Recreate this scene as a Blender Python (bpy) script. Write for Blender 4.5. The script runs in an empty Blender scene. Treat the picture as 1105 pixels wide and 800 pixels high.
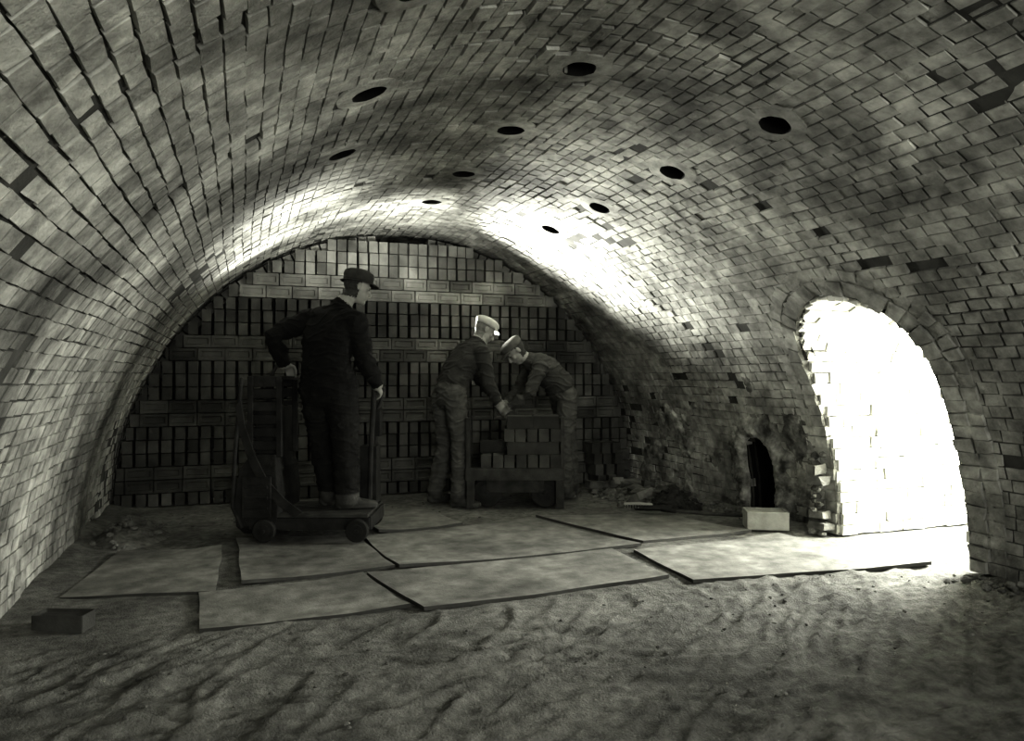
import bpy, math, random, bmesh
from mathutils import Vector, Matrix, noise
random.seed(7)
scene = bpy.context.scene
R = 2.55; XC = 1.48; CAMH = 1.15
YEND = 7.16

# ------------------------------------------------------------------ materials
def mat(name, c0, c1, rough=0.85, scale=4.0, island=0.0, bump=0.3, bscale=60.0, metal=0.0, detail=6, bdist=0.01, stain=None, stain2=None):
    m = bpy.data.materials.new(name); m.use_nodes = True
    nt = m.node_tree; N = nt.nodes; L = nt.links
    b = N["Principled BSDF"]
    b.inputs["Roughness"].default_value = rough
    b.inputs["Metallic"].default_value = metal
    b.inputs["Specular IOR Level"].default_value = 0.2
    tc = N.new("ShaderNodeTexCoord")
    nz = N.new("ShaderNodeTexNoise"); nz.inputs["Scale"].default_value = scale; nz.inputs["Detail"].default_value = detail
    L.new(tc.outputs["Object"], nz.inputs["Vector"])
    rp = N.new("ShaderNodeValToRGB")
    rp.color_ramp.elements[0].position = 0.3; rp.color_ramp.elements[1].position = 0.7
    def col(v): return (v*1.0, v*1.0, v*0.91, 1)
    rp.color_ramp.elements[0].color = col(c0); rp.color_ramp.elements[1].color = col(c1)
    L.new(nz.outputs["Fac"], rp.inputs["Fac"])
    out = rp.outputs["Color"]
    def scale_by(out, sock):
        mx = N.new("ShaderNodeVectorMath"); mx.operation = 'SCALE'
        L.new(out, mx.inputs[0]); L.new(sock, mx.inputs["Scale"]); return mx.outputs["Vector"]
    if island > 0:
        g = N.new("ShaderNodeNewGeometry")
        mr = N.new("ShaderNodeMapRange"); mr.inputs["To Min"].default_value = 1-island; mr.inputs["To Max"].default_value = 1+island
        L.new(g.outputs["Random Per Island"], mr.inputs["Value"])
        out = scale_by(out, mr.outputs["Result"])
    for st in (stain, stain2):
        if not st: continue
        n3 = N.new("ShaderNodeTexNoise"); n3.inputs["Scale"].default_value = st[0]; n3.inputs["Detail"].default_value = 6
        n3.inputs["Roughness"].default_value = .6
        mp = N.new("ShaderNodeMapping"); mp.inputs["Location"].default_value = (st[0]*3, 1, 2)
        L.new(tc.outputs["Object"], mp.inputs["Vector"]); L.new(mp.outputs["Vector"], n3.inputs["Vector"])
        m3 = N.new("ShaderNodeMapRange"); m3.inputs["From Min"].default_value = .38; m3.inputs["From Max"].default_value = .60
        m3.inputs["To Min"].default_value = st[1]; m3.inputs["To Max"].default_value = st[2]
        L.new(n3.outputs["Fac"], m3.inputs["Value"])
        out = scale_by(out, m3.outputs["Result"])
    L.new(out, b.inputs["Base Color"])
    if bump > 0:
        n2 = N.new("ShaderNodeTexNoise"); n2.inputs["Scale"].default_value = bscale; n2.inputs["Detail"].default_value = 6
        n2.inputs["Roughness"].default_value = .6
        L.new(tc.outputs["Object"], n2.inputs["Vector"])
        bp = N.new("ShaderNodeBump"); bp.inputs["Strength"].default_value = bump; bp.inputs["Distance"].default_value = bdist
        L.new(n2.outputs["Fac"], bp.inputs["Height"]); L.new(bp.outputs["Normal"], b.inputs["Normal"])
    return m

M_vault = mat("vault_brick", .24, .52, .92, 14, .2, .9, 45, bdist=.012, stain=(.9, .38, 1.12), stain2=(3.2, .58, 1.12))
M_mortar = mat("mortar", .03, .08, .95, 6, 0, .5, 40)
M_slag = mat("slag_plaster", .06, .46, .95, 9, 0, 1.0, 45, bdist=.03, stain=(2.2, .35, 1.25), stain2=(12, .65, 1.15))
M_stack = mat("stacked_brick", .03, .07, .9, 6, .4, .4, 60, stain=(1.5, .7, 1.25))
M_stack_lit = mat("stacked_brick_lit", .08, .18, .9, 6, .45, .4, 60, stain=(1.8, .6, 1.3))  # lit copy of the stack brick: light on its top put into colour
M_void = mat("void_shade", .004, .008, .95, 3, 0, 0)  # near-black colour for the shade inside holes and behind the stack
M_floor = mat("kiln_dust_floor", .085, .19, .97, 22, 0, .9, 90, bdist=.014, stain=(1.3, .65, 1.2), stain2=(5, .8, 1.15))
M_plate = mat("steel_sheet", .11, .25, .7, 7, .12, .6, 70, bdist=.005, stain=(1.6, .65, 1.2), stain2=(14, .85, 1.12))
M_plate_edge = mat("sheet_edge", .03, .06, .6, 5)
M_reveal = mat("pale_reveal_brick", .5, .72, .9, 5, .08, .5, 40)  # pale brick lining of the wicket passage
M_rubble = mat("rubble", .05, .18, .95, 10, .4, .9, 60)
M_block = mat("pale_block", .22, .36, .9, 10, 0, .6, 60)
M_coal = mat("coal", .012, .03, .8, 20, .3, 1.0, 50)
M_iron = mat("dark_iron", .006, .022, .7, 12, .2, .4, 50)
M_wood = mat("old_wood", .02, .05, .85, 10, .3, .6, 60)
M_rubber = mat("tyre", .01, .02, .8, 10)
M_black = mat("black_jacket", .004, .009, .95, 14, 0, .5, 120)
M_black2 = mat("dark_trousers", .005, .013, .95, 14, 0, .5, 120)
M_jumper = mat("dark_jumper", .025, .045, .95, 14, 0, .6, 160)
M_trouser = mat("work_trousers", .05, .10, .95, 14, 0, .6, 120)
M_jumper3 = mat("grey_jumper", .035, .06, .95, 14, 0, .6, 160)
M_boot = mat("boot_leather", .025, .06, .7, 12, 0, .4, 90)
M_skin = mat("skin", .20, .28, .6, 20, 0, .2, 120)
M_hair = mat("hair", .02, .05, .8, 60, 0, .6, 200)
M_hair_g = mat("grey_hair", .10, .2, .8, 60, 0, .6, 200)
M_cap_d = mat("dark_cap", .02, .045, .9, 20, 0, .5, 160)
M_cap_l = mat("light_cap", .35, .5, .9, 20, 0, .5, 160)
M_cap_m = mat("grey_cap", .06, .11, .9, 20, 0, .5, 160)
M_eye = mat("eye", .02, .03, .3, 20, 0, 0)

# ------------------------------------------------------------------ mesh helpers
class Acc:
    def __init__(s): s.v = []; s.f = []; s.m = []
    def add(s, vs, fs, mi=0):
        o = len(s.v); s.v += [tuple(p) for p in vs]
        s.f += [tuple(o+i for i in f) for f in fs]; s.m += [mi]*len(fs)
    def obj(s, name, mats, parent=None, smooth=False, bevel=0):
        me = bpy.data.meshes.new(name); me.from_pydata(s.v, [], s.f)
        for m in mats: me.materials.append(m)
        me.polygons.foreach_set("material_index", s.m)
        if smooth: me.polygons.foreach_set("use_smooth", [True]*len(s.f))
        me.update()
        o = bpy.data.objects.new(name, me); scene.collection.objects.link(o)
        if parent: o.parent = parent
        if bevel:
            b = o.modifiers.new("bevel", 'BEVEL'); b.width = bevel; b.segments = 2; b.limit_method = 'ANGLE'
        return o

BOXF = [(0,3,2,1),(4,5,6,7),(0,1,5,4),(1,2,6,5),(2,3,7,6),(3,0,4,7)]
def box(A, c, s, rz=0, mi=0, rx=0, ry=0, jit=0):
    m = Matrix.Rotation(rz,3,'Z') @ Matrix.Rotation(ry,3,'Y') @ Matrix.Rotation(rx,3,'X')
    vs = []
    for z in (-.5,.5):
        for x,y in ((-.5,-.5),(.5,-.5),(.5,.5),(-.5,.5)):
            p = Vector((x*s[0],y*s[1],z*s[2]))
            if jit: p += Vector([random.uniform(-jit,jit) for _ in range(3)])
            vs.append(m @ p + Vector(c))
    A.add(vs, BOXF, mi)

def tube(A, pts, rads, side=None, n=14, mi=0, ends=True):
    pts = [Vector(p) for p in pts]
    rr = [(r, r) if not isinstance(r, tuple) else r for r in rads]
    secs = []
    K = len(pts)
    tang = []
    for i in range(K):
        d = (pts[min(i+1,K-1)] - pts[max(i-1,0)]).normalized(); tang.append(d)
    sv = Vector(side) if side else None
    if sv is None:
        sv = tang[0].orthogonal()
    def frame(d):
        a = (sv - d*sv.dot(d))
        if a.length < 1e-4: a = d.orthogonal()
        a.normalize(); return a, d.cross(a).normalized()
    if ends:
        for ang in (80, 55, 28):
            q = math.radians(ang); e = min(rr[0])
            secs.append((pts[0]-tang[0]*e*math.sin(q), tang[0], rr[0][0]*math.cos(q), rr[0][1]*math.cos(q)))
    for i in range(K): secs.append((pts[i], tang[i], rr[i][0], rr[i][1]))
    if ends:
        for ang in (28, 55, 80):
            q = math.radians(ang); e = min(rr[-1])
            secs.append((pts[-1]+tang[-1]*e*math.sin(q), tang[-1], rr[-1][0]*math.cos(q), rr[-1][1]*math.cos(q)))
    vs = []
    for c, d, ra, rb in secs:
        a, b = frame(d)
        for k in range(n):
            t = 2*math.pi*k/n
            vs.append(c + a*ra*math.cos(t) + b*rb*math.sin(t))
    fs = []
    for i in range(len(secs)-1):
        for k in range(n):
            k2 = (k+1) % n
            fs.append((i*n+k, i*n+k2, (i+1)*n+k2, (i+1)*n+k))
    fs.append(tuple(reversed(range(n)))); fs.append(tuple(range((len(secs)-1)*n, len(secs)*n)))
    A.add(vs, fs, mi)

def ell(A, c, axes, rads, n=14, m=9, mi=0):
    c = Vector(c); X, Y, Z = [Vector(a) for a in axes]
    vs = [c - Z*rads[2]]; fs = []
    for i in range(1, m):
        ph = -math.pi/2 + math.pi*i/m
        for k in range(n):
            t = 2*math.pi*k/n
            vs.append(c + X*rads[0]*math.cos(ph)*math.cos(t) + Y*rads[1]*math.cos(ph)*math.sin(t) + Z*rads[2]*math.sin(ph))
    vs.append(c + Z*rads[2]); top = len(vs)-1
    for k in range(n):
        k2 = (k+1) % n
        fs.append((0, 1+k2, 1+k)); fs.append((top, 1+(m-2)*n+k, 1+(m-2)*n+k2))
        for i in range(m-2):
            fs.append((1+i*n+k, 1+i*n+k2, 1+(i+1)*n+k2, 1+(i+1)*n+k))
    A.add(vs, fs, mi)

def cyl(A, p0, p1, r, n=20, mi=0):
    tube(A, [p0, p1], [r, r], n=n, mi=mi, ends=False)

def S(y, s, off=0):
    ph = s/R; r = R+off
    return Vector((XC + r*math.cos(ph), y, r*math.sin(ph)))

def rock(A, c, r, mi=0):
    A0 = Acc(); ell(A0, (0,0,0), ((1,0,0),(0,1,0),(0,0,1)), (1,1,1), 8, 6)
    sd = random.uniform(0, 99); sc = (r*random.uniform(.8,1.4), r*random.uniform(.7,1.2), r*random.uniform(.5,.9))
    vs = []
    for v in A0.v:
        p = Vector(v); k = 1+.45*noise.noise(p*1.6+Vector((sd,0,0)))
        vs.append((c[0]+p.x*sc[0]*k, c[1]+p.y*sc[1]*k, c[2]+p.z*sc[2]*k))
    A.add(vs, A0.f, mi)

# ------------------------------------------------------------------ openings in the vault surface (y, s)
DY, DHW, DS0, DH = 3.69, .515, 1.2, .60     # wicket doorway
NY, NHW, NS0, NH = 5.01, .17, .48, .18     # flue
def in_arch(y, s, yc, hw, s0, h, g=0):
    if abs(y-yc) > hw+g: return False
    if s <= s0: return True
    return ((y-yc)/(hw+g))**2 + ((s-s0)/(h+g))**2 < 1
holes = []
for y in (1.05, 1.95, 2.9, 3.82, 4.78, 5.7):
    for k, sx in enumerate((-.97, 0, .95)):
        if k == 2 and y < 2.5: continue
        if k == 0 and y > 4: continue
        ang = math.acos(sx/R)
        holes.append((y + (.16 if k == 1 else (.3 if k == 0 else .04)), R*ang + (.04 if k == 1 else 0)))
def hole_d(y, s): return min(math.hypot(y-a, s-b) for a, b in holes)

def blocked(y, s, g=0):
    return in_arch(y, s, DY, DHW, DS0, DH, g) or in_arch(y, s, NY, NHW, NS0, NH, g)

parts = {"wall_right": Acc(), "ceiling": Acc(), "wall_left": Acc()}
STOT = math.pi*R
def which(s):
    a = math.degrees(s/R)
    return "wall_right" if a < 38 else ("wall_left" if a > 142 else "ceiling")
# mortar bed behind the brick faces, then an added outer shell that stops light leaks
cs = STOT/160; cy = .05
Y0, Y1 = -3.0, 7.75
ny = int((Y1-Y0)/cy)
for i in range(160):
    for j in range(ny):
        s = (i+.5)*cs; y = Y0+(j+.5)*cy
        if blocked(y, s, -.02): continue
        hd0 = hole_d(y, s)
        A = parts[which(s)]
        for off, lim in ((.013, .115), (.08, .05)):
            if hd0 < lim: continue
            A.add([S(y-cy/2, s-cs/2, off), S(y+cy/2, s-cs/2, off), S(y+cy/2, s+cs/2, off), S(y-cy/2, s+cs/2, off)], [(0,1,2,3)], 1)
# bricks
def crack(y, s):
    a = s/R*180/math.pi
    for (y0,a0,y1,a1,wd) in ((3.75,64,3.25,45,.04),(3.25,45,2.7,41,.03),(5.1,31,5.6,44,.04),(5.4,62,5.1,58,.05)):
        ab = Vector((y1-y0, (a1-a0)*.0445)); ap = Vector((y-y0, (a-a0)*.0445))
        t = max(0, min(1, ap.dot(ab)/ab.dot(ab)))
        if (ap-ab*t).length < wd: return True
    return False
nc = 112; ch = STOT/nc; bl = .118
for i in range(nc):
    s = (i+.5)*ch
    y = Y0 + (i % 2)*bl/2 + random.uniform(-.015, .015)
    courseoff = random.uniform(-.0015, .0015)
    while y < Y1:
        l = bl*random.uniform(.92, 1.08)
        yc = y + l/2
        y += l
        if blocked(yc, s, .03) or hole_d(yc, s) < .13: continue
        wob = .05*noise.noise(Vector((s*1.2, 3, 1)))
        ringgap = (abs(yc+wob-2.04) < .04 and s > STOT*.45) or (abs(yc+wob-3.15) < .03 and s > STOT*.6) or (abs(yc+wob-5.05) < .03 and STOT*.3 < s < STOT*.6)
        off = random.gauss(0, .0018) + courseoff
        off += noise.noise(Vector((yc*.8, s*.8, 0)))*.022
        g = random.uniform(.003, .0065)
        rr_ = random.random()
        if rr_ < .012: off += .009
        elif rr_ < .024: off -= .005
        if ringgap:
            if random.random() < .35: continue
            off += .008*random.random(); g = .011
        if crack(yc, s):
            if random.random() < .35: continue
            off -= .014*random.random(); g = .012
        wear = noise.noise(Vector((yc*1.3, s*1.3, 11)))
        if wear > .2: g += .003; off += random.gauss(0, .002)
        if s < 1.25 and yc > 4.2:
            off = off*.6 - .002 + random.gauss(0, .004)
            if random.random() < .04: continue
        vs = []
        tl = random.gauss(0, .0012); tl2 = random.gauss(0, .0012)
        js0 = .010*noise.noise(Vector((yc*1.5, s*1.5, 4)))
        for (dy, ds, t) in ((-l/2+g, -ch/2+g*.7, tl), (l/2-g, -ch/2+g*.7, tl2), (l/2-g, ch/2-g*.7, -tl), (-l/2+g, ch/2-g*.7, -tl2)):
            jy = random.uniform(-.0045, .0045); js = random.uniform(-.004, .004)
            vs.append(S(yc+dy+jy, s+ds+js+js0, off+t))
        for (dy, ds) in ((-l/2+g, -ch/2+g*.7), (l/2-g, -ch/2+g*.7), (l/2-g, ch/2-g*.7), (-l/2+g, ch/2-g*.7)):
            vs.append(S(yc+dy, s+ds+js0, .04))
        parts[which(s)].add(vs, [(0,3,2,1),(0,1,5,4),(1,2,6,5),(2,3,7,6),(3,0,4,7)], 0)
for k, A in parts.items(): A.obj(k, [M_vault, M_mortar])

# feed holes
for (y, s) in holes:
    A = Acc(); n = 32
    ph = s/R; c = S(y, s, noise.noise(Vector((y*.8, s*.8, 0)))*.022)
    nrm = Vector((math.cos(ph), 0, math.sin(ph))); ty = Vector((0,1,0)); ts = Vector((-math.sin(ph),0,math.cos(ph)))
    rings = [(.165, .02), (.148, -.003), (.078, -.005), (.074, -.001), (.072, .45)]
    vs = []
    for r, o in rings:
        for k in range(n):
            t = 2*math.pi*k/n; rj = r*(1+.09*noise.noise(Vector((math.cos(t)*2, math.sin(t)*2, y+s))))
            vs.append(c + ty*rj*math.cos(t) + ts*rj*math.sin(t) + nrm*o)
    fs = []
    for i in range(len(rings)-1):
        for k in range(n): fs.append((i*n+k, i*n+(k+1)%n, (i+1)*n+(k+1)%n, (i+1)*n+k))
    A.add(vs, fs[:2*n], 0); A.add(vs, fs[2*n:]+[tuple(range(4*n,5*n))], 1)
    A.obj("feed_hole", [M_vault, M_void])

# ------------------------------------------------------------------ wicket doorway
def arch_path(yc, hw, s0, h, w=0, step=.02):
    P = []
    k = int(s0/step)
    for i in range(k): P.append((yc-hw-w, s0*i/k))
    m = 60
    for i in range(m+1):
        t = math.pi - math.pi*i/m
        P.append((yc+(hw+w)*math.cos(t), s0+(h+w)*math.sin(t)))
    for i in range(k): P.append((yc+hw+w, s0*(k-1-i)/k))
    return P
A = Acc()
P = arch_path(DY, DHW, DS0, DH)
XO = 5.7
vs = []
for (y, s) in P:
    p = S(y, s, -.01); vs.append(p); vs.append(Vector((XO, p.y, p.z)))
A.add(vs, [(2*i, 2*i+1, 2*i+3, 2*i+2) for i in range(len(P)-1)], 3)
def profile_len(P):
    L = [0]
    for i in range(1, len(P)):
        a = S(*P[i-1]); b = S(*P[i]); L.append(L[-1]+math.hypot(b.y-a.y, b.z-a.z))
    return L
L = profile_len(P)
def at(l):
    l = max(0, min(L[-1], l))
    for i in range(1, len(L)):
        if L[i] >= l:
            t = (l-L[i-1])/max(1e-6, L[i]-L[i-1])
            a = S(*P[i-1], -.01); b = S(*P[i], -.01)
            p = a.lerp(b, t); d = Vector((0, b.y-a.y, b.z-a.z)).normalized()
            return p, Vector((0, d.z, -d.y))
    return S(*P[-1], -.01), Vector((0,-1,0))
nb = int(L[-1]/.078)
for i in range(nb):
    l0 = L[-1]*i/nb+.0045; l1 = L[-1]*(i+1)/nb-.0045
    (p0, n0), (p1, n1) = at(l0), at(l1)
    x = max(p0.x, p1.x) + .01 - (i % 2)*.07
    xs = max(p0.x, p1.x)+.005+random.uniform(0, .03)
    while x < XO:
        a = max(x, xs); b = min(x+.209, XO); x += .218
        if b-a < .03: continue
        o = .020+random.uniform(-.012, .014)
        q = [Vector((a,p0.y,p0.z)), Vector((b,p0.y,p0.z)), Vector((b,p1.y,p1.z)), Vector((a,p1.y,p1.z))]
        nn = [n0, n0, n1, n1]
        vs = [q[k]+nn[k]*o+Vector((random.uniform(-.006,.006),0,random.uniform(-.005,.005))) for k in range(4)] + q
        A.add(vs, [(0,1,2,3),(0,4,5,1),(1,5,6,2),(2,6,7,3),(3,7,4,0)], 2)
for (w0, w1, off) in ((-.005, .115, -.012), (.12, .215, -.003)):
    pa = arch_path(DY, DHW, DS0, DH, w0); pb = arch_path(DY, DHW, DS0, DH, w1)
    acc = 0; st = 0
    for i in range(1, len(pa)):
        acc += math.hypot(pa[i][0]-pa[i-1][0], pa[i][1]-pa[i-1][1])
        if acc >= .07:
            i0, i1 = st, i; st = i; acc = 0
            o = off+random.uniform(-.010, .008)
            c = [pa[i0], pb[i0], pb[i1], pa[i1]]
            cy_ = sum(p[0] for p in c)/4; cs_ = sum(p[1] for p in c)/4
            jj = .013 if w0 < 0 else .006
            c = [((p[0]-cy_)*.94+cy_+random.uniform(-jj,jj), (p[1]-cs_)*.92+cs_+random.uniform(-.007,.007)) for p in c]
            vs = [S(p[0], max(0, p[1]), o+random.uniform(-.006,.006)) for p in c] + [S(p[0], max(0, p[1]), .12) for p in c]
            A.add(vs, [(0,1,2,3),(0,4,5,1),(1,5,6,2),(2,6,7,3),(3,7,4,0)], 0)
A.obj("door_1", [M_vault, M_mortar, M_reveal, M_rubble])

# ------------------------------------------------------------------ flue opening with slaggy surround
A = Acc()
n1 = arch_path(NY, NHW, NS0, NH, 0, .02)
ringsN = [(0, .25), (0, .0), (.0, -.03), (.02, -.045), (.05,-.055), (.08, -.05), (.11,-.04), (.14, -.03), (.17,-.017), (.2, -.005), (.23,.006), (.26, .018)]
m = len(n1); vs = []
for ri, (w, off) in enumerate(ringsN):
    pp = arch_path(NY, NHW, NS0, NH, w, .02)
    for (y, s) in pp:
        nz = noise.noise(Vector((y*9, s*9, 1)))
        nz2 = noise.noise(Vector((y*24, s*24, 2)))
        nz3 = noise.noise(Vector((y*50, s*50, 2)))
        vs.append(S(y+nz*.02, max(0, s+(nz2*.012 if s > .05 else 0)), off+(nz*.03+nz2*.024+nz3*.014 if ri > 1 else 0)))
fs0 = []; fs1 = []
for ri in range(len(ringsN)-1):
    for k in range(m-1):
        f = (ri*m+k, ri*m+k+1, (ri+1)*m+k+1, (ri+1)*m+k)
        (fs1 if ri == 0 else fs0).append(f)
A.add(vs, fs0, 0); A.add(vs, fs1, 1)
A.add(vs[:m], [tuple(range(m))], 1)
A.obj("flue_opening", [M_slag, M_void])

# ------------------------------------------------------------------ slag crust patches on lower right wall
A = Acc()
ny_, ns_ = 170, 84
vs = []
for i in range(ny_+1):
    for j in range(ns_+1):
        y = 4.25+2.8*i/ny_; s = .0+1.3*j/ns_
        h = noise.fractal(Vector((y*3.0, s*3.6, 3)), 1, 2, 5)*.9 - max(0, s-.6)*.35 - .10
        dd = math.hypot(y-5.01, s-.45)
        if dd < .5: h += .35*(1-dd/.5)
        q = max(0, 1-((y-6.25)/.45)**2-((s-.62)/.42)**2); h += .35*q
        d = noise.noise(Vector((y*16, s*16, 1))); d2 = noise.noise(Vector((y*40, s*40, 1)))
        vs.append(S(y, s, .014 - max(-.03, min(.30, h))*.10 - d*.007 - d2*.005))
fs = []
for i in range(ny_):
    for j in range(ns_):
        y = 4.25+2.8*(i+.5)/ny_; s = 1.3*(j+.5)/ns_
        if blocked(y, s, .04): continue
        fs.append((i*(ns_+1)+j, i*(ns_+1)+j+1, (i+1)*(ns_+1)+j+1, (i+1)*(ns_+1)+j))
A.add(vs, fs, 0)
A.obj("slag_crust", [M_slag])

# ------------------------------------------------------------------ dark backing sheet + stacked bricks
A = Acc()
n = 48
vs = [Vector((XC, 7.7, 0))] + [Vector((XC+(R+.05)*math.cos(math.pi*k/n), 7.7, (R+.05)*math.sin(math.pi*k/n))) for k in range(n+1)]
A.add(vs, [(0, k+1, k+2) for k in range(n)])
A.obj("dark_backing", [M_void])  # added near-black sheet for the dark between stacked bricks

def frog_brick(A, c, sx, sy, sz, mi=0):
    x, y, z = c; hx, hy, hz = sx/2, sy/2, sz/2; a = .022; b = .024; d = .012
    v = [(x-hx,y-hy,z-hz),(x+hx,y-hy,z-hz),(x+hx,y-hy,z+hz),(x-hx,y-hy,z+hz),
         (x-hx+a,y-hy,z-hz+b),(x+hx-a,y-hy,z-hz+b),(x+hx-a,y-hy,z+hz-b),(x-hx+a,y-hy,z+hz-b),
         (x-hx+a+.01,y-hy+d,z-hz+b+.008),(x+hx-a-.01,y-hy+d,z-hz+b+.008),(x+hx-a-.01,y-hy+d,z+hz-b-.008),(x-hx+a+.01,y-hy+d,z+hz-b-.008),
         (x-hx,y+hy,z-hz),(x+hx,y+hy,z-hz),(x+hx,y+hy,z+hz),(x-hx,y+hy,z+hz)]
    f = [(0,1,5,4),(1,2,6,5),(2,3,7,6),(3,0,4,7),(4,5,9,8),(5,6,10,9),(6,7,11,10),(7,4,8,11),(8,9,10,11),
         (0,12,13,1),(1,13,14,2),(2,14,15,3),(3,15,12,0),(12,15,14,13)]
    A.add(v, f, mi)
A = Acc()
hc = .1165
for k in range(22):
    z = k*hc + hc/2
    rl = R-.03
    zt = z+hc*.22
    if zt > rl: continue
    hw = math.sqrt(rl**2 - zt**2)
    if hw < .25: continue
    pale = 1 if k >= 16 else 0  # top courses take the lit brick colour
    stretch = k in (1, 2, 6, 7, 11, 12, 16, 17)
    if stretch:
        p = .232; nbk = int(2*hw/p); x = -nbk*p/2+p/2
        rest = hw-nbk*p/2
        for q in range(nbk):
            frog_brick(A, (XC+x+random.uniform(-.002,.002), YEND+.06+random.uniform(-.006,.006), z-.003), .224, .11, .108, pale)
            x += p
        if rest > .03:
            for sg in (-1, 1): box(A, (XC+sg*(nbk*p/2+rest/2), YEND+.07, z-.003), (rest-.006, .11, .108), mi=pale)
    else:
        p = .098 if k >= 18 else .105
        bw = .082 if k >= 18 else .080
        base = math.floor((hw-bw/2)/p)
        for col in range(-base, base+1):
            rd = random.Random(col*7+k//5*131)
            offy = rd.uniform(-.010, .012)
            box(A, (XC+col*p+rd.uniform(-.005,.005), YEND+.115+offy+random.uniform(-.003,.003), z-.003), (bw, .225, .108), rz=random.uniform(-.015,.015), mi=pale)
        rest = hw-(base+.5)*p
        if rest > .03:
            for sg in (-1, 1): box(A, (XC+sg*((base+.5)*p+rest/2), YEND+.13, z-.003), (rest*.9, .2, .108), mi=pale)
# cut bricks packed tight under the vault curve
for sg in (-1, 1):
    a = 18
    while a < 84:
        q = math.radians(a); rr2 = R-.075
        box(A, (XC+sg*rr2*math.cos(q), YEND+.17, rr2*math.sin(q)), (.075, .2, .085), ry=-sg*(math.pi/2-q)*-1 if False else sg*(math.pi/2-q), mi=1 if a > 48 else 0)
        a += 2.1
for k in range(21):
    z = k*hc+hc/2
    hw = math.sqrt(max(.01, (R-.05)**2-(z+hc/2)**2))
    x = -hw+.1
    while x < hw-.08:
        box(A, (XC+x, YEND+.40, z-.003), (.23, .1, .108)); x += .24
for k in range(4):
    for i in range(3):
        box(A, (XC+2.02+i*.12+random.uniform(-.01,.01)-k*.02, YEND-.14, k*.112+.056), (.09, .225, .110), rz=random.uniform(-.03,.03))
A.obj("brick_stack", [M_stack, M_stack_lit])

# ------------------------------------------------------------------ floor
def fh(x, y):
    h = noise.noise(Vector((x*1.1, y*1.1, 5)))*.008
    fine = noise.fractal(Vector((x*9, y*9, 2)), 1, 2, 4)*.0035
    k = max(0, min(1, (3.72-y)/.3 + .2*noise.noise(Vector((x*2, y*2, 9)))))
    wx = x + .38*noise.noise(Vector((x*.8, y*.8, 1))) + .05*noise.noise(Vector((x*3, y*3, 1)))
    wy = y + .38*noise.noise(Vector((x*.8, y*.8, 7))) + .05*noise.noise(Vector((x*3, y*3, 7)))
    def ridge(ang, f, lf, sd):
        u = wx*math.cos(ang)+wy*math.sin(ang); v = -wx*math.sin(ang)+wy*math.cos(ang)
        q = 1-abs(noise.noise(Vector((u*lf, v*f, sd))))*7.0
        msk = max(0, min(1, .75+2.2*noise.noise(Vector((x*1.3, y*1.3, sd+20)))))
        return max(0, q)*msk
    d = .017*ridge(.45, 6, .25, 3) + .015*ridge(1.0, 6, .3, 8) + .014*ridge(-.25, 7, .3, 13) + .010*ridge(.7, 11, .35, 31)
    d = k*(d-.008)
    edge = min(x+1.07, 4.03-x)
    pile = 0
    if edge < .45: pile = (.45-edge)**2*.3*(.6+.8*noise.noise(Vector((x*3, y*2, 4))))
    if x > 3.4 and 3.0 < y < 4.35: pile = 0
    return h*.5 + fine*(.4+k) + d + max(0, pile) - .012
A = Acc()
st = .020
nx = int((6.9)/st); nyf = int((7.75+.0)/st)
vs = []
for j in range(nyf+1):
    for i in range(nx+1):
        x = -1.15+i*st; y = 0+j*st
        vs.append((x, y, fh(x, y) if (x < 4.1 and y > 1.2) else -.01))
w = nx+1
A.add(vs, [(j*w+i, j*w+i+1, (j+1)*w+i+1, (j+1)*w+i) for j in range(nyf) for i in range(nx)])
A.add([(-1.15,-3,-.015),(5.7,-3,-.015),(5.7,0,-.015),(-1.15,0,-.015)], [(0,1,2,3)])
A.obj("floor", [M_floor], smooth=True)

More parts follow.
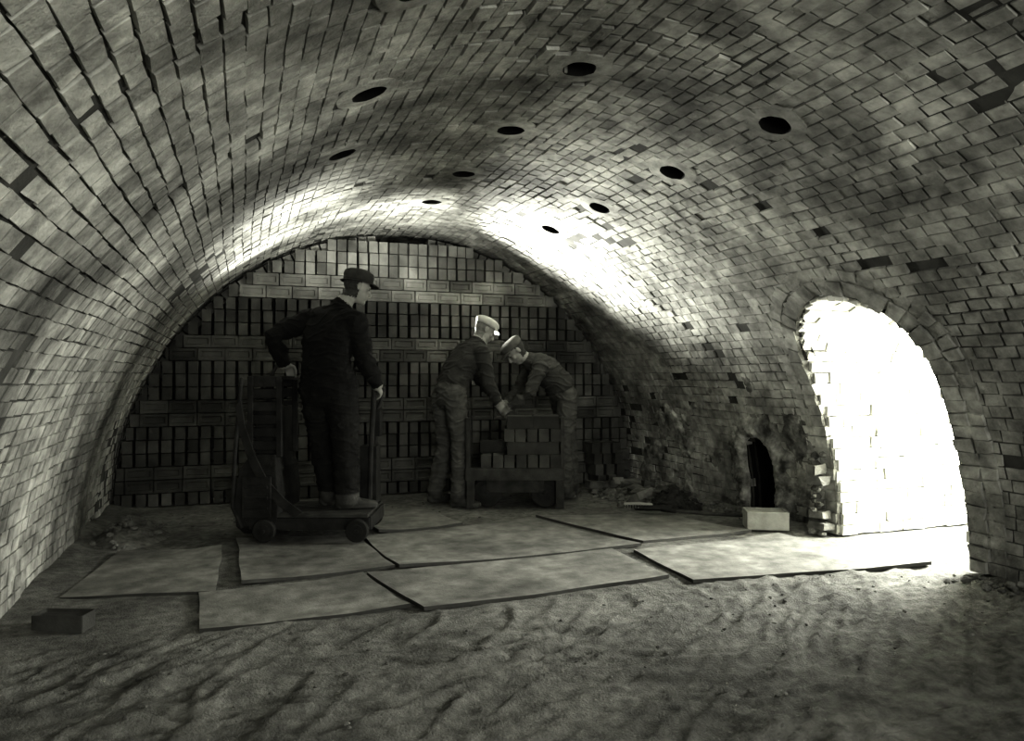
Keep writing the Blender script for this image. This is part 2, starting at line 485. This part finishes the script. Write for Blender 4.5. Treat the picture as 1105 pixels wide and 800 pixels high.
# ------------------------------------------------------------------ steel sheets on the floor
plates = [
 ([(-.88,4.40),(-.75,5.40),(-.12,5.30),(-.13,4.25)], .001),
 ([(-.03,5.54),(.77,5.38),(.86,4.41),(0,4.35)], .004),
 ([(-.21,4.24),(.66,4.31),(.785,3.63),(-.175,3.62)], -.001),
 ([(.68,4.32),(2.28,4.35),(2.295,3.68),(.836,3.55)], .004),
 ([(.81,5.30),(2.19,5.53),(2.53,4.40),(.88,4.39)], .001),
 ([(2.40,4.28),(3.62,4.36),(3.93,3.36),(2.37,3.55)], .002),
 ([(2.25,5.62),(3.3,5.30),(3.5,4.50),(2.6,4.50)], .004),
 ([(.9,6.3),(1.5,6.25),(1.6,5.5),(.95,5.45)], .001),
]
for poly, z in plates:
    A = Acc(); N_ = 26
    P4 = [Vector((a, b, 0)) for a, b in poly]
    sd = poly[0][0]*3
    vs = []
    for i in range(N_+1):
        for j in range(N_+1):
            u = i/N_; v = j/N_
            p = P4[0].lerp(P4[3], u).lerp(P4[1].lerp(P4[2], u), v)
            wv = noise.noise(Vector((p.x*1.6+sd, p.y*1.6, sd)))*.004
            cr = (abs(u-.5)+abs(v-.5)-.7)
            lift = max(0, cr)*.07*max(0, .3+noise.noise(Vector((round(u)*3.3, round(v)*5.1, sd))))
            jx = noise.noise(Vector((p.x*3, p.y*3, sd)))*.015
            vs.append((p.x+jx, p.y+jx, .003+z+wv*.6+max(0, lift)))
    w = N_+1
    top = [(i*w+j, (i+1)*w+j, (i+1)*w+j+1, i*w+j+1) for i in range(N_) for j in range(N_)]
    A.add(vs, top, 0)
    rim = [j for j in range(w)] + [i*w+N_ for i in range(1, w)] + [N_*w+j for j in range(N_-1, -1, -1)] + [i*w for i in range(N_-1, 0, -1)]
    rv = [vs[r] for r in rim] + [(vs[r][0], vs[r][1], vs[r][2]-.02) for r in rim]
    q = len(rim)
    A.add(rv, [(k, (k+1) % q, q+(k+1) % q, q+k) for k in range(q)], 1)
    A.obj("steel_sheet", [M_plate, M_plate_edge])

# ------------------------------------------------------------------ rubble, coal, loose things
A = Acc()
for _ in range(320):
    y = random.uniform(5.75, 6.9); x = random.gauss(3.60, .22)
    if x > 3.95: continue
    r = random.uniform(.008, .045)
    rock(A, (x, y, fh(x, y)+r*.4), r)
for _ in range(70):
    y = random.uniform(4.8, 5.7); x = random.gauss(3.84, .07)
    if x > 3.97 or x < 3.68: continue
    r = random.uniform(.008, .03); rock(A, (x, y, fh(x, y)+r*.4), r)
for _ in range(60):
    y = random.uniform(2.2, 3.1); x = random.gauss(3.88, .08)
    if x > 3.97: continue
    r = random.uniform(.008, .035); rock(A, (x, y, fh(x, y)+r*.4), r)
for _ in range(14):
    x, y = random.uniform(3.3, 3.85), random.uniform(5.9, 6.8)
    box(A, (x, y, fh(x,y)+.06), (.22, .105, .07), rz=random.uniform(0, 3), ry=random.uniform(-.4,.4), rx=random.uniform(-.5,.5))
A.obj("rubble_heap", [M_rubble])
A = Acc()
for _ in range(260):
    x = random.uniform(-.9, 3.9); y = random.choice((random.uniform(2.2, 3.5), random.uniform(5.7, 6.9)))
    r = random.uniform(.004, .011)
    rock(A, (x, y, fh(x, y)+r*.3), r)
A.obj("floor_grit", [M_rubble])
def heap(name, cx, cy, rx, ry, h, m, sd, ang=0, lumps=80, lr=(.01,.025)):
    A = Acc(); n = 30; k = 14; vs = [(cx, cy, h)]
    for i in range(1, k+1):
        for j in range(n):
            t = 2*math.pi*j/n; q = i/k
            X = rx*q*math.cos(t); Y = ry*q*math.sin(t)
            x = cx+X*math.cos(ang)-Y*math.sin(ang); y = cy+X*math.sin(ang)+Y*math.cos(ang)
            z = h*(1-q)**1.1*(1+.5*noise.noise(Vector((x*6, y*6, sd)))) + .01*noise.noise(Vector((x*25, y*25, sd)))
            vs.append((x, y, z-.02*q))
    fs = [(0, 1+j, 1+(j+1) % n) for j in range(n)]
    for i in range(k-1):
        for j in range(n): fs.append((1+i*n+j, 1+(i+1)*n+j, 1+(i+1)*n+(j+1)%n, 1+i*n+(j+1)%n))
    A.add(vs, fs)
    for _ in range(lumps):
        t = random.uniform(0, 6.28); q = random.uniform(0, .95)
        X = rx*q*math.cos(t); Y = ry*q*math.sin(t)
        r = random.uniform(*lr)
        rock(A, (cx+X*math.cos(ang)-Y*math.sin(ang), cy+X*math.sin(ang)+Y*math.cos(ang), h*(1-q)**1.1+r*.2), r)
    A.obj(name, [m])
heap("coal_heap", 3.58, 5.66, .26, .30, .17, M_coal, 3)
heap("sand_heap", -.75, 5.95, .27, .5, .13, M_floor, 9, lumps=50)

def loose_brick(name, c, size, rz, m, ry=0):
    A = Acc()
    box(A, (0,0,0), size, jit=.002)
    o = A.obj(name, [m], bevel=.006)
    me = o.data
    bm = bmesh.new(); bm.from_mesh(me); bm.faces.ensure_lookup_table()
    f = max(bm.faces, key=lambda f: f.normal.z)
    bmesh.ops.inset_individual(bm, faces=[f], thickness=.022, depth=-.014)
    bm.to_mesh(me); bm.free()
    o.location = c; o.rotation_euler = (0, ry, rz)
loose_brick("loose_brick", (-.76, 3.88, fh(-.76,3.88)+.037), (.23, .11, .085), -.35, M_stack)
# pale hollow block by the flue
A = Acc()
box(A, (0,0,.012), (.30,.2,.024)); box(A, (0,-.09,.07), (.30,.022,.13)); box(A, (0,.09,.07), (.30,.022,.13))
box(A, (-.14,0,.07), (.022,.16,.13)); box(A, (.14,0,.07), (.022,.16,.13)); box(A, (0,0,.125), (.255,.155,.012))
o = A.obj("fireclay_block", [M_block], bevel=.005); o.location = (3.69, 4.58, .005); o.rotation_euler = (0,0,math.radians(-28))
# broken step bricks at the doorway jamb
A = Acc()
for i, (z, l) in enumerate(((.06,.28),(.14,.20),(.40,.26),(.47,.18))):
    box(A, (3.95-.015*i, 4.29, z), (.10, l*.55, .06), rz=random.uniform(-.35,.35), ry=random.uniform(-.08,.08), jit=.012)
for _ in range(26):
    rock(A, (random.uniform(3.88,3.97), random.uniform(4.24,4.36), random.uniform(0,.58)), random.uniform(.015,.035))
A.obj("jamb_bricks", [M_rubble], bevel=0)
# shovel on floor
A = Acc()
tube(A, [(0,0,.03),(.3,0,.035),(.62,0,.05)], [.014,.015,.014], mi=0, n=10)
tube(A, [(.62,-.05,.05),(.62,.05,.05)], [.012,.012], mi=0, n=10)
vs = []
for i in range(9):
    for j in range(9):
        u = i/8; v = j/8-.5
        vs.append((-.28*u, v*.22*(1-.35*u**3), .03-.022*u+.05*v*v*2))
A.add(vs, [(i*9+j, i*9+j+1, (i+1)*9+j+1, (i+1)*9+j) for i in range(8) for j in range(8)], 1)
tube(A, [(.05,0,.03),(-.06,0,.03)], [.02,.016], mi=1, n=10)
o = A.obj("shovel", [M_wood, M_iron]); o.location = (3.28, 5.26, .014); o.rotation_euler = (0,0,math.radians(-52))
# hand brush near coal
A = Acc()
tube(A, [(-.11,0,.03),(0,0,.035),(.11,0,.03)], [(.026,.013),(.03,.014),(.026,.013)], side=(0,1,0), mi=0)
for i in range(10):
    for j in range(3):
        tube(A, [(-.1+.022*i,-.02+.02*j,.03),(-.1+.022*i,-.022+.022*j,.002)], [.006,.004], mi=1, n=6)
o = A.obj("hand_brush", [M_block, M_hair]); o.location = (3.20, 5.62, .01); o.rotation_euler = (0,0,-.5)

YAW = math.radians(-20)
def empty(name, loc):
    e = bpy.data.objects.new(name, None); scene.collection.objects.link(e)
    e.location = loc; e.rotation_euler = (0, 0, YAW); e.empty_display_size = .2
    return e

def wheel(A, c, r, w, mi_t=0, mi_h=1, axis=(0,1,0)):
    c = Vector(c); a = Vector(axis)
    tube(A, [c-a*w/2, c-a*w*.35, c+a*w*.35, c+a*w/2], [r*.9, r, r, r*.9], n=24, mi=mi_t, ends=False)
    tube(A, [c-a*w*.62, c+a*w*.62], [r*.55, r*.55], n=20, mi=mi_h, ends=False)
    tube(A, [c-a*w*.9, c+a*w*.9], [r*.18, r*.18], n=12, mi=mi_h, ends=False)

# ---- ride-on electric truck
e = empty("platform_truck", (.647, 5.406, 0))
A = Acc()
box(A, (-.14,.02,.165), (.80,.52,.03))
for i in range(5): box(A, (-.14,-.2+i*.11,.19), (.80,.102,.022), mi=1)
box(A, (-.14,-.235,.135), (.82,.03,.08)); box(A, (-.14,.275,.135), (.82,.03,.08)); box(A, (.265,.02,.14), (.03,.52,.09))
for sx in (.19, -.44):
    cyl(A, (sx,-.26,.095), (sx,.3,.095), .014, mi=0)
    box(A, (sx,-.2,.12), (.05,.03,.06)); box(A, (sx,.24,.12), (.05,.03,.06))
A.obj("chassis", [M_iron, M_wood], e, bevel=.004)
A = Acc()
for sx in (.19, -.44):
    for sy in (-.265, .30): wheel(A, (sx,sy,.095), .078, .05)
A.obj("wheels", [M_rubber, M_iron], e)
A = Acc()
def housing(zs):
    vs = []
    for (z, x0, x1, y0, y1) in zs:
        vs += [(x0,y0,z),(x1,y0,z),(x1,y1,z),(x0,y1,z)]
    fs = [(3,2,1,0)]
    for i in range(len(zs)-1):
        for k in range(4): fs.append((i*4+k, i*4+(k+1)%4, i*4+4+(k+1)%4, i*4+4+k))
    q = (len(zs)-1)*4; fs.append((q,q+1,q+2,q+3)); A.add(vs, fs)
housing([(.06,-.60,-.40,-.2,.24),(.12,-.64,-.36,-.25,.28),(.3,-.645,-.35,-.26,.29),(.5,-.62,-.37,-.24,.28),(.60,-.57,-.40,-.16,.26)])
for sx in (-.58,-.38):
    for sy in (-.13,.25): box(A, (sx,sy,.86), (.04,.04,.56))
for z in (.66,.75,.84,.93,1.02,1.10): box(A, (-.48,-.13,z), (.2,.02,.065)); box(A, (-.48,.25,z), (.2,.02,.065)); box(A, (-.58,.06,z), (.02,.36,.065))
box(A, (-.48,.07,1.13), (.24,.42,.03)); box(A, (-.48,.07,.76), (.17,.3,.34))
box(A, (-.49,-.27,.32), (.2,.02,.28))
for z in (.25,.32,.39): box(A, (-.49,-.285,z), (.16,.01,.02))
A.obj("drive_housing", [M_iron], e, bevel=.008)
A = Acc()
prof = [(-.60,.98),(-.57,.8),(-.50,.6),(-.42,.44),(-.30,.31),(-.18,.22)]
vs = []
for (x, z) in prof:
    vs += [(x,-.275,z),(x-.035-.02*(1-z),-.275,z-.04),(x-.035-.02*(1-z),-.255,z-.04),(x,-.255,z)]
fs = [(0,1,2,3),(20,23,22,21)]
for i in range(5):
    for k in range(4): fs.append((i*4+k, i*4+4+k, i*4+4+(k+1)%4, i*4+(k+1)%4))
A.add(vs, fs)
tube(A, [(-.62,-.2,1.12),(-.65,-.24,.6),(-.66,-.25,.25),(-.6,-.25,.12)], [.014]*4, n=10)
for sy in (.12, .27): tube(A, [(.20,sy,.18),(.21,sy,.6),(.24,sy,1.16)], [.022,.02,.02], n=10)
tube(A, [(.24,.08,1.16),(.24,.32,1.16)], [.018,.018], n=10)
tube(A, [(.05,.29,1.19),(.24,.29,1.17)], [.016,.016], n=10)
tube(A, [(.21,.12,.6),(.21,.27,.75)], [.012,.012], n=8); tube(A, [(.21,.27,.5),(.205,.12,.62)], [.012,.012], n=8)
box(A, (.19,.2,.42), (.12,.17,.42)); box(A, (.24,.2,.80), (.06,.12,.2))
tube(A, [(.23,.16,.85),(.27,.17,.95),(.285,.18,1.03)], [.012,.013,.013], n=10)
ell(A, (.285,.18,1.04), ((1,0,0),(0,1,0),(0,0,1)), (.02,.02,.02))
tube(A, [(.05,.29,1.19),(.03,.29,.6),(.03,.28,.2)], [.016,.016,.016], n=10)
A.obj("control_column", [M_iron], e)
A = Acc()
tube(A, [(-.5,.05,1.14),(-.47,.1,1.22),(-.40,.18,1.2)], [.014,.013,.014], n=10)
A.obj("tiller", [M_iron], e)

# ---- brick barrow
e = empty("brick_barrow", (2.291, 6.213, 0))
A = Acc()
box(A, (0,0,.33), (.84,.44,.035))
box(A, (0,-.21,.29), (.86,.035,.10)); box(A, (0,.21,.29), (.86,.035,.10))
for sx in (-.385,.385):
    for sy in (-.2,.2):
        box(A, (sx,sy,.17), (.07,.05,.34))
    box(A, (sx,0,.2), (.04,.4,.05))
    box(A, (sx,0,.08), (.035,.4,.05))
box(A, (0,.2,.12), (.74,.03,.035))
box(A, (-.41,0,.50), (.03,.40,.32)); box(A, (-.41,-.17,.55), (.045,.05,.46)); box(A, (-.41,.17,.55), (.045,.05,.46))
box(A, (.41,-.17,.54), (.035,.05,.50)); box(A, (.41,.17,.54), (.035,.05,.50)); box(A, (.41,0,.74), (.03,.38,.06)); box(A, (.41,0,.52), (.03,.38,.10))
box(A, (0,-.05,.2), (.5,.28,.14))
A.obj("frame", [M_wood], e, bevel=.005)
A = Acc()
for sx in (-.24,.26):
    for sy in (-.15,.12): wheel(A, (sx,sy,.13), .13, .05)
    cyl(A, (sx,-.22,.13), (sx,.22,.13), .014, mi=1)
A.obj("wheels", [M_rubber, M_iron], e)
A = Acc()
for lv in range(4):
    z = .348+.055+lv*.112
    if lv in (1, 3):
        for i in range(2):
            for sy in (-.15,-.05,.06,.16): box(A, (.27-i*.230+random.uniform(-.005,.005), sy, z), (.225,.085,.11), rz=random.uniform(-.02,.02))
        if lv == 1: box(A, (-.2,.02,z), (.225,.085,.11))
    else:
        for i in range(5 if lv > 0 else 7):
            x = .35-i*.100
            for sy in (-.1,.12): box(A, (x+random.uniform(-.003,.003), sy, z), (.088,.21,.11), rz=random.uniform(-.02,.02))
A.obj("brick_load", [M_stack], e, bevel=.003)

# ------------------------------------------------------------------ people
def V(*a): return Vector(a)
def norm(v): return Vector(v).normalized()

def hand(A, W, d, n, sgn, curl=.5):
    d = norm(d); n = norm(Vector(n)-d*Vector(n).dot(d)); s = d.cross(n)*sgn
    tube(A, [W, W+d*.035, W+d*.075], [(.028,.021),(.038,.017),(.041,.015)], side=s, n=12)
    lens = (.072,.082,.076,.06)
    for i in range(4):
        o = (1.5-i)*.0205
        base = W+d*.072+s*o
        L0 = lens[i]; c = curl*(1+.08*i)
        p = base; dd = d; pts = [p]
        for seg, frac in enumerate((.45,.3,.25)):
            ang = c*(.55,.85,.6)[seg]
            dd = (dd*math.cos(ang)+n*math.sin(ang)).normalized()
            p = p+dd*L0*frac; pts.append(p)
        tube(A, pts, [.0098,.0092,.0086,.0076], n=10)
    b = W+d*.025+s*.03
    t1 = b+(s*.6+d*.75+n*.25).normalized()*.035
    t2 = t1+(d*.9+n*.4*(.5+curl)).normalized()*.03
    t3 = t2+(d*.75+n*.6*(.3+curl)-s*.25).normalized()*.025
    tube(A, [b-s*.01, t1, t2, t3], [.0135,.012,.0105,.009], n=10)

def foot(A, ank, dirv, sole, L=.27):
    f = norm((dirv[0], dirv[1], 0)); sd = Vector((f.y,-f.x,0))
    a = Vector(ank)
    h = V(a.x, a.y, sole)
    tube(A, [h-f*.05+V(0,0,.04), h+f*.02+V(0,0,.045), h+f*.09+V(0,0,.038), h+f*.15+V(0,0,.032), h+f*.19+V(0,0,.028)],
         [(.036,.040),(.038,.045),(.043,.038),(.046,.031),(.036,.026)], side=sd, n=16)
    tube(A, [h-f*.055+V(0,0,.012), h+f*.03+V(0,0,.012), h+f*.12+V(0,0,.012), h+f*.195+V(0,0,.012)],
         [(.038,.012),(.036,.012),(.05,.012),(.038,.012)], side=sd, n=16)
    tube(A, [h+V(0,0,.05), a+V(0,0,.06)], [.048,.05], n=14)

def make_person(name, loc, J, mats, cap_mat, hair_mat, sole, seed, voxel=.0066):
    e = empty(name, loc)
    A = Acc()
    sd = norm(J['side'])
    up = [V(*p) for p in J['spine']]
    wd = J.get('w', 1.0); lg = J.get('leg_r', 1.0)
    tube(A, [up[1]*.45+up[2]*.55, up[2], up[3], up[4], up[4]*.35+up[5]*.65], [(.168*wd,.132),(.163*wd,.128),(.180*wd,.130),(.172*wd,.108),(.085,.07)], side=sd, n=24)
    if J.get('skirt'):
        tube(A, [up[1]-V(0,0,.06), up[1]*.6+up[2]*.4, up[2]], [(.19*wd,.145),(.178*wd,.138),(.165*wd,.13)], side=sd, n=24)
    tube(A, [up[0], up[1], up[1]*.4+up[2]*.6], [(.125*lg,.1),(.162*wd,.125),(.152*wd,.118)], side=sd, n=24)
    H = V(*J['head']); F = norm(J['face']); Rr = F.cross(norm(J.get('headup',(0,0,1)))).normalized(); U = Rr.cross(F).normalized()
    tube(A, [up[5]-(H-up[5]).normalized()*.03, up[5]+(H-up[5])*.3, H-U*.04-F*.02], [.062,.056,.055], n=16)
    nd = (H-up[5]).normalized()
    tube(A, [up[5]-nd*.01, up[5]+nd*.03], [.072,.067], n=18)
    ax = (Rr, F, U)
    ell(A, H+U*.028-F*.012, ax, (.076,.098,.092), 24, 16)
    ell(A, H-U*.035+F*.022, ax, (.060,.072,.075), 20, 14)
    ell(A, H-U*.092+F*.062, ax, (.030,.026,.022))
    ell(A, H+U*.018+F*.078, ax, (.052,.016,.012))
    tube(A, [H+U*.008+F*.09, H-U*.015+F*.104, H-U*.030+F*.110], [.009,.011,.014], n=10)
    ell(A, H-U*.034+F*.098, ax, (.018,.012,.008))
    ell(A, H-U*.056+F*.091, ax, (.023,.009,.006)); ell(A, H-U*.066+F*.089, ax, (.020,.009,.006))
    for q in (-1, 1):
        ell(A, H+Rr*q*.045-U*.02+F*.062, ax, (.022,.02,.02))
        ell(A, H+Rr*q*.079-U*.005-F*.012, ax, (.009,.02,.032))
    hands = []
    for k in ('L','R'):
        sh, el, wr, hd, pn = [V(*p) for p in J['arm'+k]]
        ar = J.get('arm_r', 1.0)
        mid1 = sh*.5+el*.5; mid2 = el*.55+wr*.45
        inner = sh*.62 + up[4]*.38
        tube(A, [inner, sh, mid1, el, mid2, wr], [.075, .071*ar, .063*ar, .055*ar, .052*ar, .040*ar], n=18)
        hand(A, wr, (hd-wr), pn, 1 if k == 'R' else -1, J['curl'])
        hands.append((wr, (hd-wr).normalized()))
    for k in ('L','R'):
        hp, kn, an = [V(*p) for p in J['leg'+k]]
        tube(A, [hp+V(0,0,.03), hp*.6+kn*.4, kn+V(0,0,.03), kn-V(0,0,.03), kn*.55+an*.45, an+V(0,0,.03), an-V(0,0,.005)],
             [.100*lg,.090*lg,.075*lg,.072*lg,.072*lg,.066*lg,.068*lg], n=20)
        foot(A, an, J['foot'+k], sole)
    me = bpy.data.meshes.new("tmp"); me.from_pydata(A.v, [], A.f); me.update()
    o = bpy.data.objects.new("body", me); scene.collection.objects.link(o)
    rm = o.modifiers.new("r", 'REMESH'); rm.mode = 'VOXEL'; rm.voxel_size = voxel; rm.adaptivity = 0
    sm = o.modifiers.new("s", 'SMOOTH'); sm.factor = .5; sm.iterations = 3
    dg = bpy.context.evaluated_depsgraph_get(); dg.update()
    nm = bpy.data.meshes.new_from_object(o.evaluated_get(dg)); o.modifiers.clear(); o.data = nm
    nm.name = "body"
    hem = up[1]*(1-J['hem'])+up[2]*J['hem']; hax = (up[2]-up[1]).normalized()
    neckp = up[5]+nd*.04
    vreg = [0]*len(nm.vertices)
    anklez = sole+.115
    armseg = []
    for k in ('L','R'):
        pp = [V(*p) for p in J['arm'+k][:3]]; armseg += [(pp[0],pp[1]),(pp[1],pp[2])]
    def segd(p, a, b):
        ab = b-a; t = max(0, min(1, (p-a).dot(ab)/ab.dot(ab))); return (p-a-ab*t).length
    sk = J.get('rolled', 0)
    for v in nm.vertices:
        c = v.co; r = None
        hd_ = c-H
        if hd_.length < .2 and (c-neckp).dot(nd) > 0:
            r = 2
            f = hd_.dot(F); u = hd_.dot(U)
            if (f < .0 and u > -.085) or u > .062: r = 4
            if abs(hd_.dot(Rr)) > .078 and -.03 < u < .03: r = 2
        else:
            for wr, dd in hands:
                t = (c-wr).dot(dd)
                if t > -sk and (c-wr).length < .22+sk and (c-wr-dd*t).length < .11: r = 2
            if r is None:
                if c.z < anklez: r = 3
                elif (c-hem).dot(hax) > 0: r = 0
                elif min(segd(c,a,b) for a,b in armseg) < .07: r = 0
                else: r = 1
        vreg[v.index] = r
    cos = []
    for v in nm.vertices:
        r = vreg[v.index]; c = v.co
        if r in (0, 1):
            wz = c.z + .05*noise.noise(Vector((c.x*6, c.y*6, seed)))
            q = noise.noise(Vector((c.x*8+seed, c.y*8, wz*14)))*.012
            q += (1-min(1, abs(noise.noise(Vector((c.x*7, c.y*7+seed, wz*20))))*5))*.010 - .003
            if r == 0: q += .003
        else: q = 0
        cos.append(c+v.normal*q)
    for v, c in zip(nm.vertices, cos): v.co = c
    nm.materials.clear()
    for m in (mats[0], mats[1], M_skin, M_boot, hair_mat): nm.materials.append(m)
    for p in nm.polygons:
        p.material_index = vreg[p.vertices[0]]; p.use_smooth = True
    o.parent = e
    A = Acc()
    for q in (-1, 1): ell(A, H+Rr*q*.031+U*.003+F*.078, ax, (.012,.009,.007), 12, 8)
    A.obj("eyes", [M_eye], e, smooth=True)
    A = Acc()
    cU = (U*math.cos(.12)-F*math.sin(.12)).normalized()
    cF = cU.cross(Rr).normalized()
    n = 28; vs = []; cc = H+U*.048-F*.008
    style = J['cap']
    if style == 'brim':
        prof = [(-.008,.083,.105),(.01,.086,.108),(.04,.090,.112),(.062,.084,.104),(.078,.06,.075),(.083,.02,.03)]
    else:
        prof = [(-.012,.084,.106),(.008,.088,.11),(.03,.092,.116),(.05,.084,.106),(.064,.06,.075),(.069,.02,.03)]
    for (z, a, b) in prof:
        for k in range(n):
            t = 2*math.pi*k/n; w_ = 1+.04*noise.noise(Vector((math.cos(t)*2, math.sin(t)*2, z*20+seed)))
            vs.append(cc+cU*z+Rr*a*w_*math.cos(t)+cF*b*w_*math.sin(t))
    fs = []
    for i in range(len(prof)-1):
        for k in range(n): fs.append((i*n+k, i*n+(k+1)%n, (i+1)*n+(k+1)%n, (i+1)*n+k))
    fs.append(tuple(range((len(prof)-1)*n, len(prof)*n))); A.add(vs, fs)
    vs = []; m_ = 12
    for i in range(m_+1):
        t = math.pi*(.14+.72*i/m_)
        for q, dz in ((0,0),(.5,-.004),(1,-.016)):
            ln = (.052 if style != 'brim' else .062)*math.sin(t)**.7
            vs.append(cc-cU*.004+cU*dz+Rr*(.085+.01*q)*math.cos(t)+cF*((.1)*math.sin(t)+ln*q))
    w = 3
    fs = [(i*w+j, (i+1)*w+j, (i+1)*w+j+1, i*w+j+1) for i in range(m_) for j in range(2)]
    A.add(vs, fs)
    if style == 'brim':
        vs = []
        for k in range(n):
            t = 2*math.pi*k/n
            for q in (0, 1):
                vs.append(cc-cU*(.006+.01*q)+Rr*(.084+.026*q)*math.cos(t)+cF*(.104+.026*q)*math.sin(t))
        A.add(vs, [(2*k, 2*k+1, (2*k+3)%(2*n), (2*k+2)%(2*n)) for k in range(n)])
    c = A.obj("cap", [cap_mat], e, smooth=True)
    so = c.modifiers.new("t", 'SOLIDIFY'); so.thickness = .005; so.offset = 0
    return e

make_person("truck_driver", (.647, 5.406, 0), dict(
    side=(.9,-.45,0), spine=[(-.075,0,1.0),(-.078,0,1.10),(-.085,-.01,1.25),(-.07,-.01,1.42),(-.045,.01,1.555),(.01,.03,1.645)],
    head=(.12,.07,1.785), face=(.80,.52,-.28), cap='brim', curl=1.0, hem=-.35, w=1.18, arm_r=1.16, leg_r=1.26, skirt=True,
    armL=[(-.245,.085,1.55),(-.455,-.05,1.43),(-.425,.12,1.235),(-.40,.18,1.19),(.3,.1,-1)],
    armR=[(.14,-.07,1.545),(.19,-.05,1.27),(.255,.10,1.08),(.28,.15,1.02),(-.6,.2,-.4)],
    legL=[(-.165,.04,1.04),(-.135,.10,.66),(-.08,.10,.29)], legR=[(.02,-.04,1.04),(.05,.0,.66),(.075,-.05,.29)],
    footL=(.85,.45), footR=(.95,.25)), (M_black, M_black2), M_cap_d, M_hair, .203, 1)
make_person("kiln_worker", (1.726, 6.365, 0), dict(
    side=(.6,-.8,0), spine=[(-.01,-.01,.93),(0,0,1.0),(.045,.04,1.13),(.125,.09,1.27),(.185,.125,1.375),(.235,.15,1.44)],
    head=(.305,.19,1.56), face=(.75,.35,-.55), cap='flat', curl=.7, hem=.35, w=1.0, leg_r=1.08,
    armL=[(.085,.26,1.375),(.24,.35,1.14),(.42,.24,.93),(.47,.22,.87),(.2,-.5,-.8)],
    armR=[(.285,-.025,1.36),(.345,-.02,1.09),(.42,.11,.90),(.47,.14,.84),(.1,.8,-.4)],
    legL=[(-.06,.075,.95),(-.05,.13,.52),(-.135,.13,.09)], legR=[(.055,-.07,.95),(.10,-.04,.52),(.085,-.08,.09)],
    footL=(.75,.5), footR=(.8,-.3)), (M_jumper, M_trouser), M_cap_l, M_hair_g, 0.0, 11)
make_person("kiln_worker", (2.851, 6.414, 0), dict(
    side=(-.3,.95,0), spine=[(.0,.0,.89),(0,0,.965),(-.07,-.02,1.10),(-.17,-.05,1.20),(-.265,-.075,1.255),(-.335,-.09,1.285)],
    head=(-.455,-.125,1.375), face=(-.62,-.15,-.78), cap='flat', curl=.7, hem=.35, w=1.0, leg_r=1.05,
    armL=[(-.225,-.235,1.225),(-.33,-.30,.985),(-.50,-.26,.86),(-.555,-.24,.82),(.1,.7,-.5)],
    armR=[(-.315,.08,1.24),(-.43,.08,1.0),(-.54,-.08,.89),(-.58,-.13,.85),(-.3,-.3,-.8)],
    legL=[(.03,-.085,.91),(-.0,-.10,.5),(.02,-.06,.09)], legR=[(-.02,.09,.91),(.06,.10,.5),(.09,.16,.09)],
    footL=(-.8,.0), footR=(-.9,.1)), (M_jumper3, M_trouser), M_cap_m, M_hair, 0.0, 23)

# ------------------------------------------------------------------ lights
def look(o, tgt):
    d = Vector(tgt)-o.location; o.rotation_euler = d.to_track_quat('-Z','Y').to_euler()
TINT = (1.0, 1.0, .92)
def area(name, loc, tgt, sx, sy, e):
    l = bpy.data.lights.new(name, 'AREA'); l.shape = 'RECTANGLE'; l.size = sx; l.size_y = sy; l.energy = e; l.color = TINT
    o = bpy.data.objects.new(name, l); scene.collection.objects.link(o); o.location = loc; look(o, tgt); return o
def spot(name, loc, tgt, e, ang, r=.08):
    l = bpy.data.lights.new(name, 'SPOT'); l.energy = e; l.spot_size = math.radians(ang); l.spot_blend = 1; l.shadow_soft_size = r; l.color = TINT
    o = bpy.data.objects.new(name, l); scene.collection.objects.link(o); o.location = loc; look(o, tgt); return o
area("daylight_wicket", (5.35, 3.69, 1.15), (4.3, 3.66, 0), .9, .9, 370)
area("fill_tunnel", (1.5, -2.6, 1.6), (1.6, 5, 1.7), 4.0, 1.8, 185)  # added fill light at the unseen open tunnel end behind the camera
spot("vault_glow_spot_right", (2.0, 6.75, 1.62), (2.66, 5.80, 2.22), 1250, 92, .15)  # added spot in open air, no fixture, brightens the vault's right side
spot("vault_band_spot_left", (.30, 6.25, 1.70), (.10, 6.1, 2.2), 60, 130, .1)  # weak added spot without a fixture, carries the bright vault band leftward
spot("work_light_near_crown", (.50, 5.17, 1.86), (.29, 5.15, 2.25), 75, 150, .06)
spot("vault_band_spot_crown", (1.2, 6.0, 1.75), (1.1, 6.35, 2.5), 110, 150, .15)  # added wide spot without a fixture, lifts the crown band and stack top

w = bpy.data.worlds.new("world"); scene.world = w; w.use_nodes = True
bg = w.node_tree.nodes["Background"]; bg.inputs[0].default_value = (.9,.92,.83,1); bg.inputs[1].default_value = .55

# ------------------------------------------------------------------ camera
cam = bpy.data.cameras.new("camera"); co = bpy.data.objects.new("camera", cam); scene.collection.objects.link(co)
cam.sensor_width = 36; cam.lens = 800/1105*36; cam.clip_start = .02
co.location = (0, 0, CAMH); co.rotation_euler = (math.radians(90.36), 0, math.radians(-20))
scene.camera = co
try:
    scene.view_settings.view_transform = 'Standard'
    scene.view_settings.look = 'Medium High Contrast'
except Exception: pass
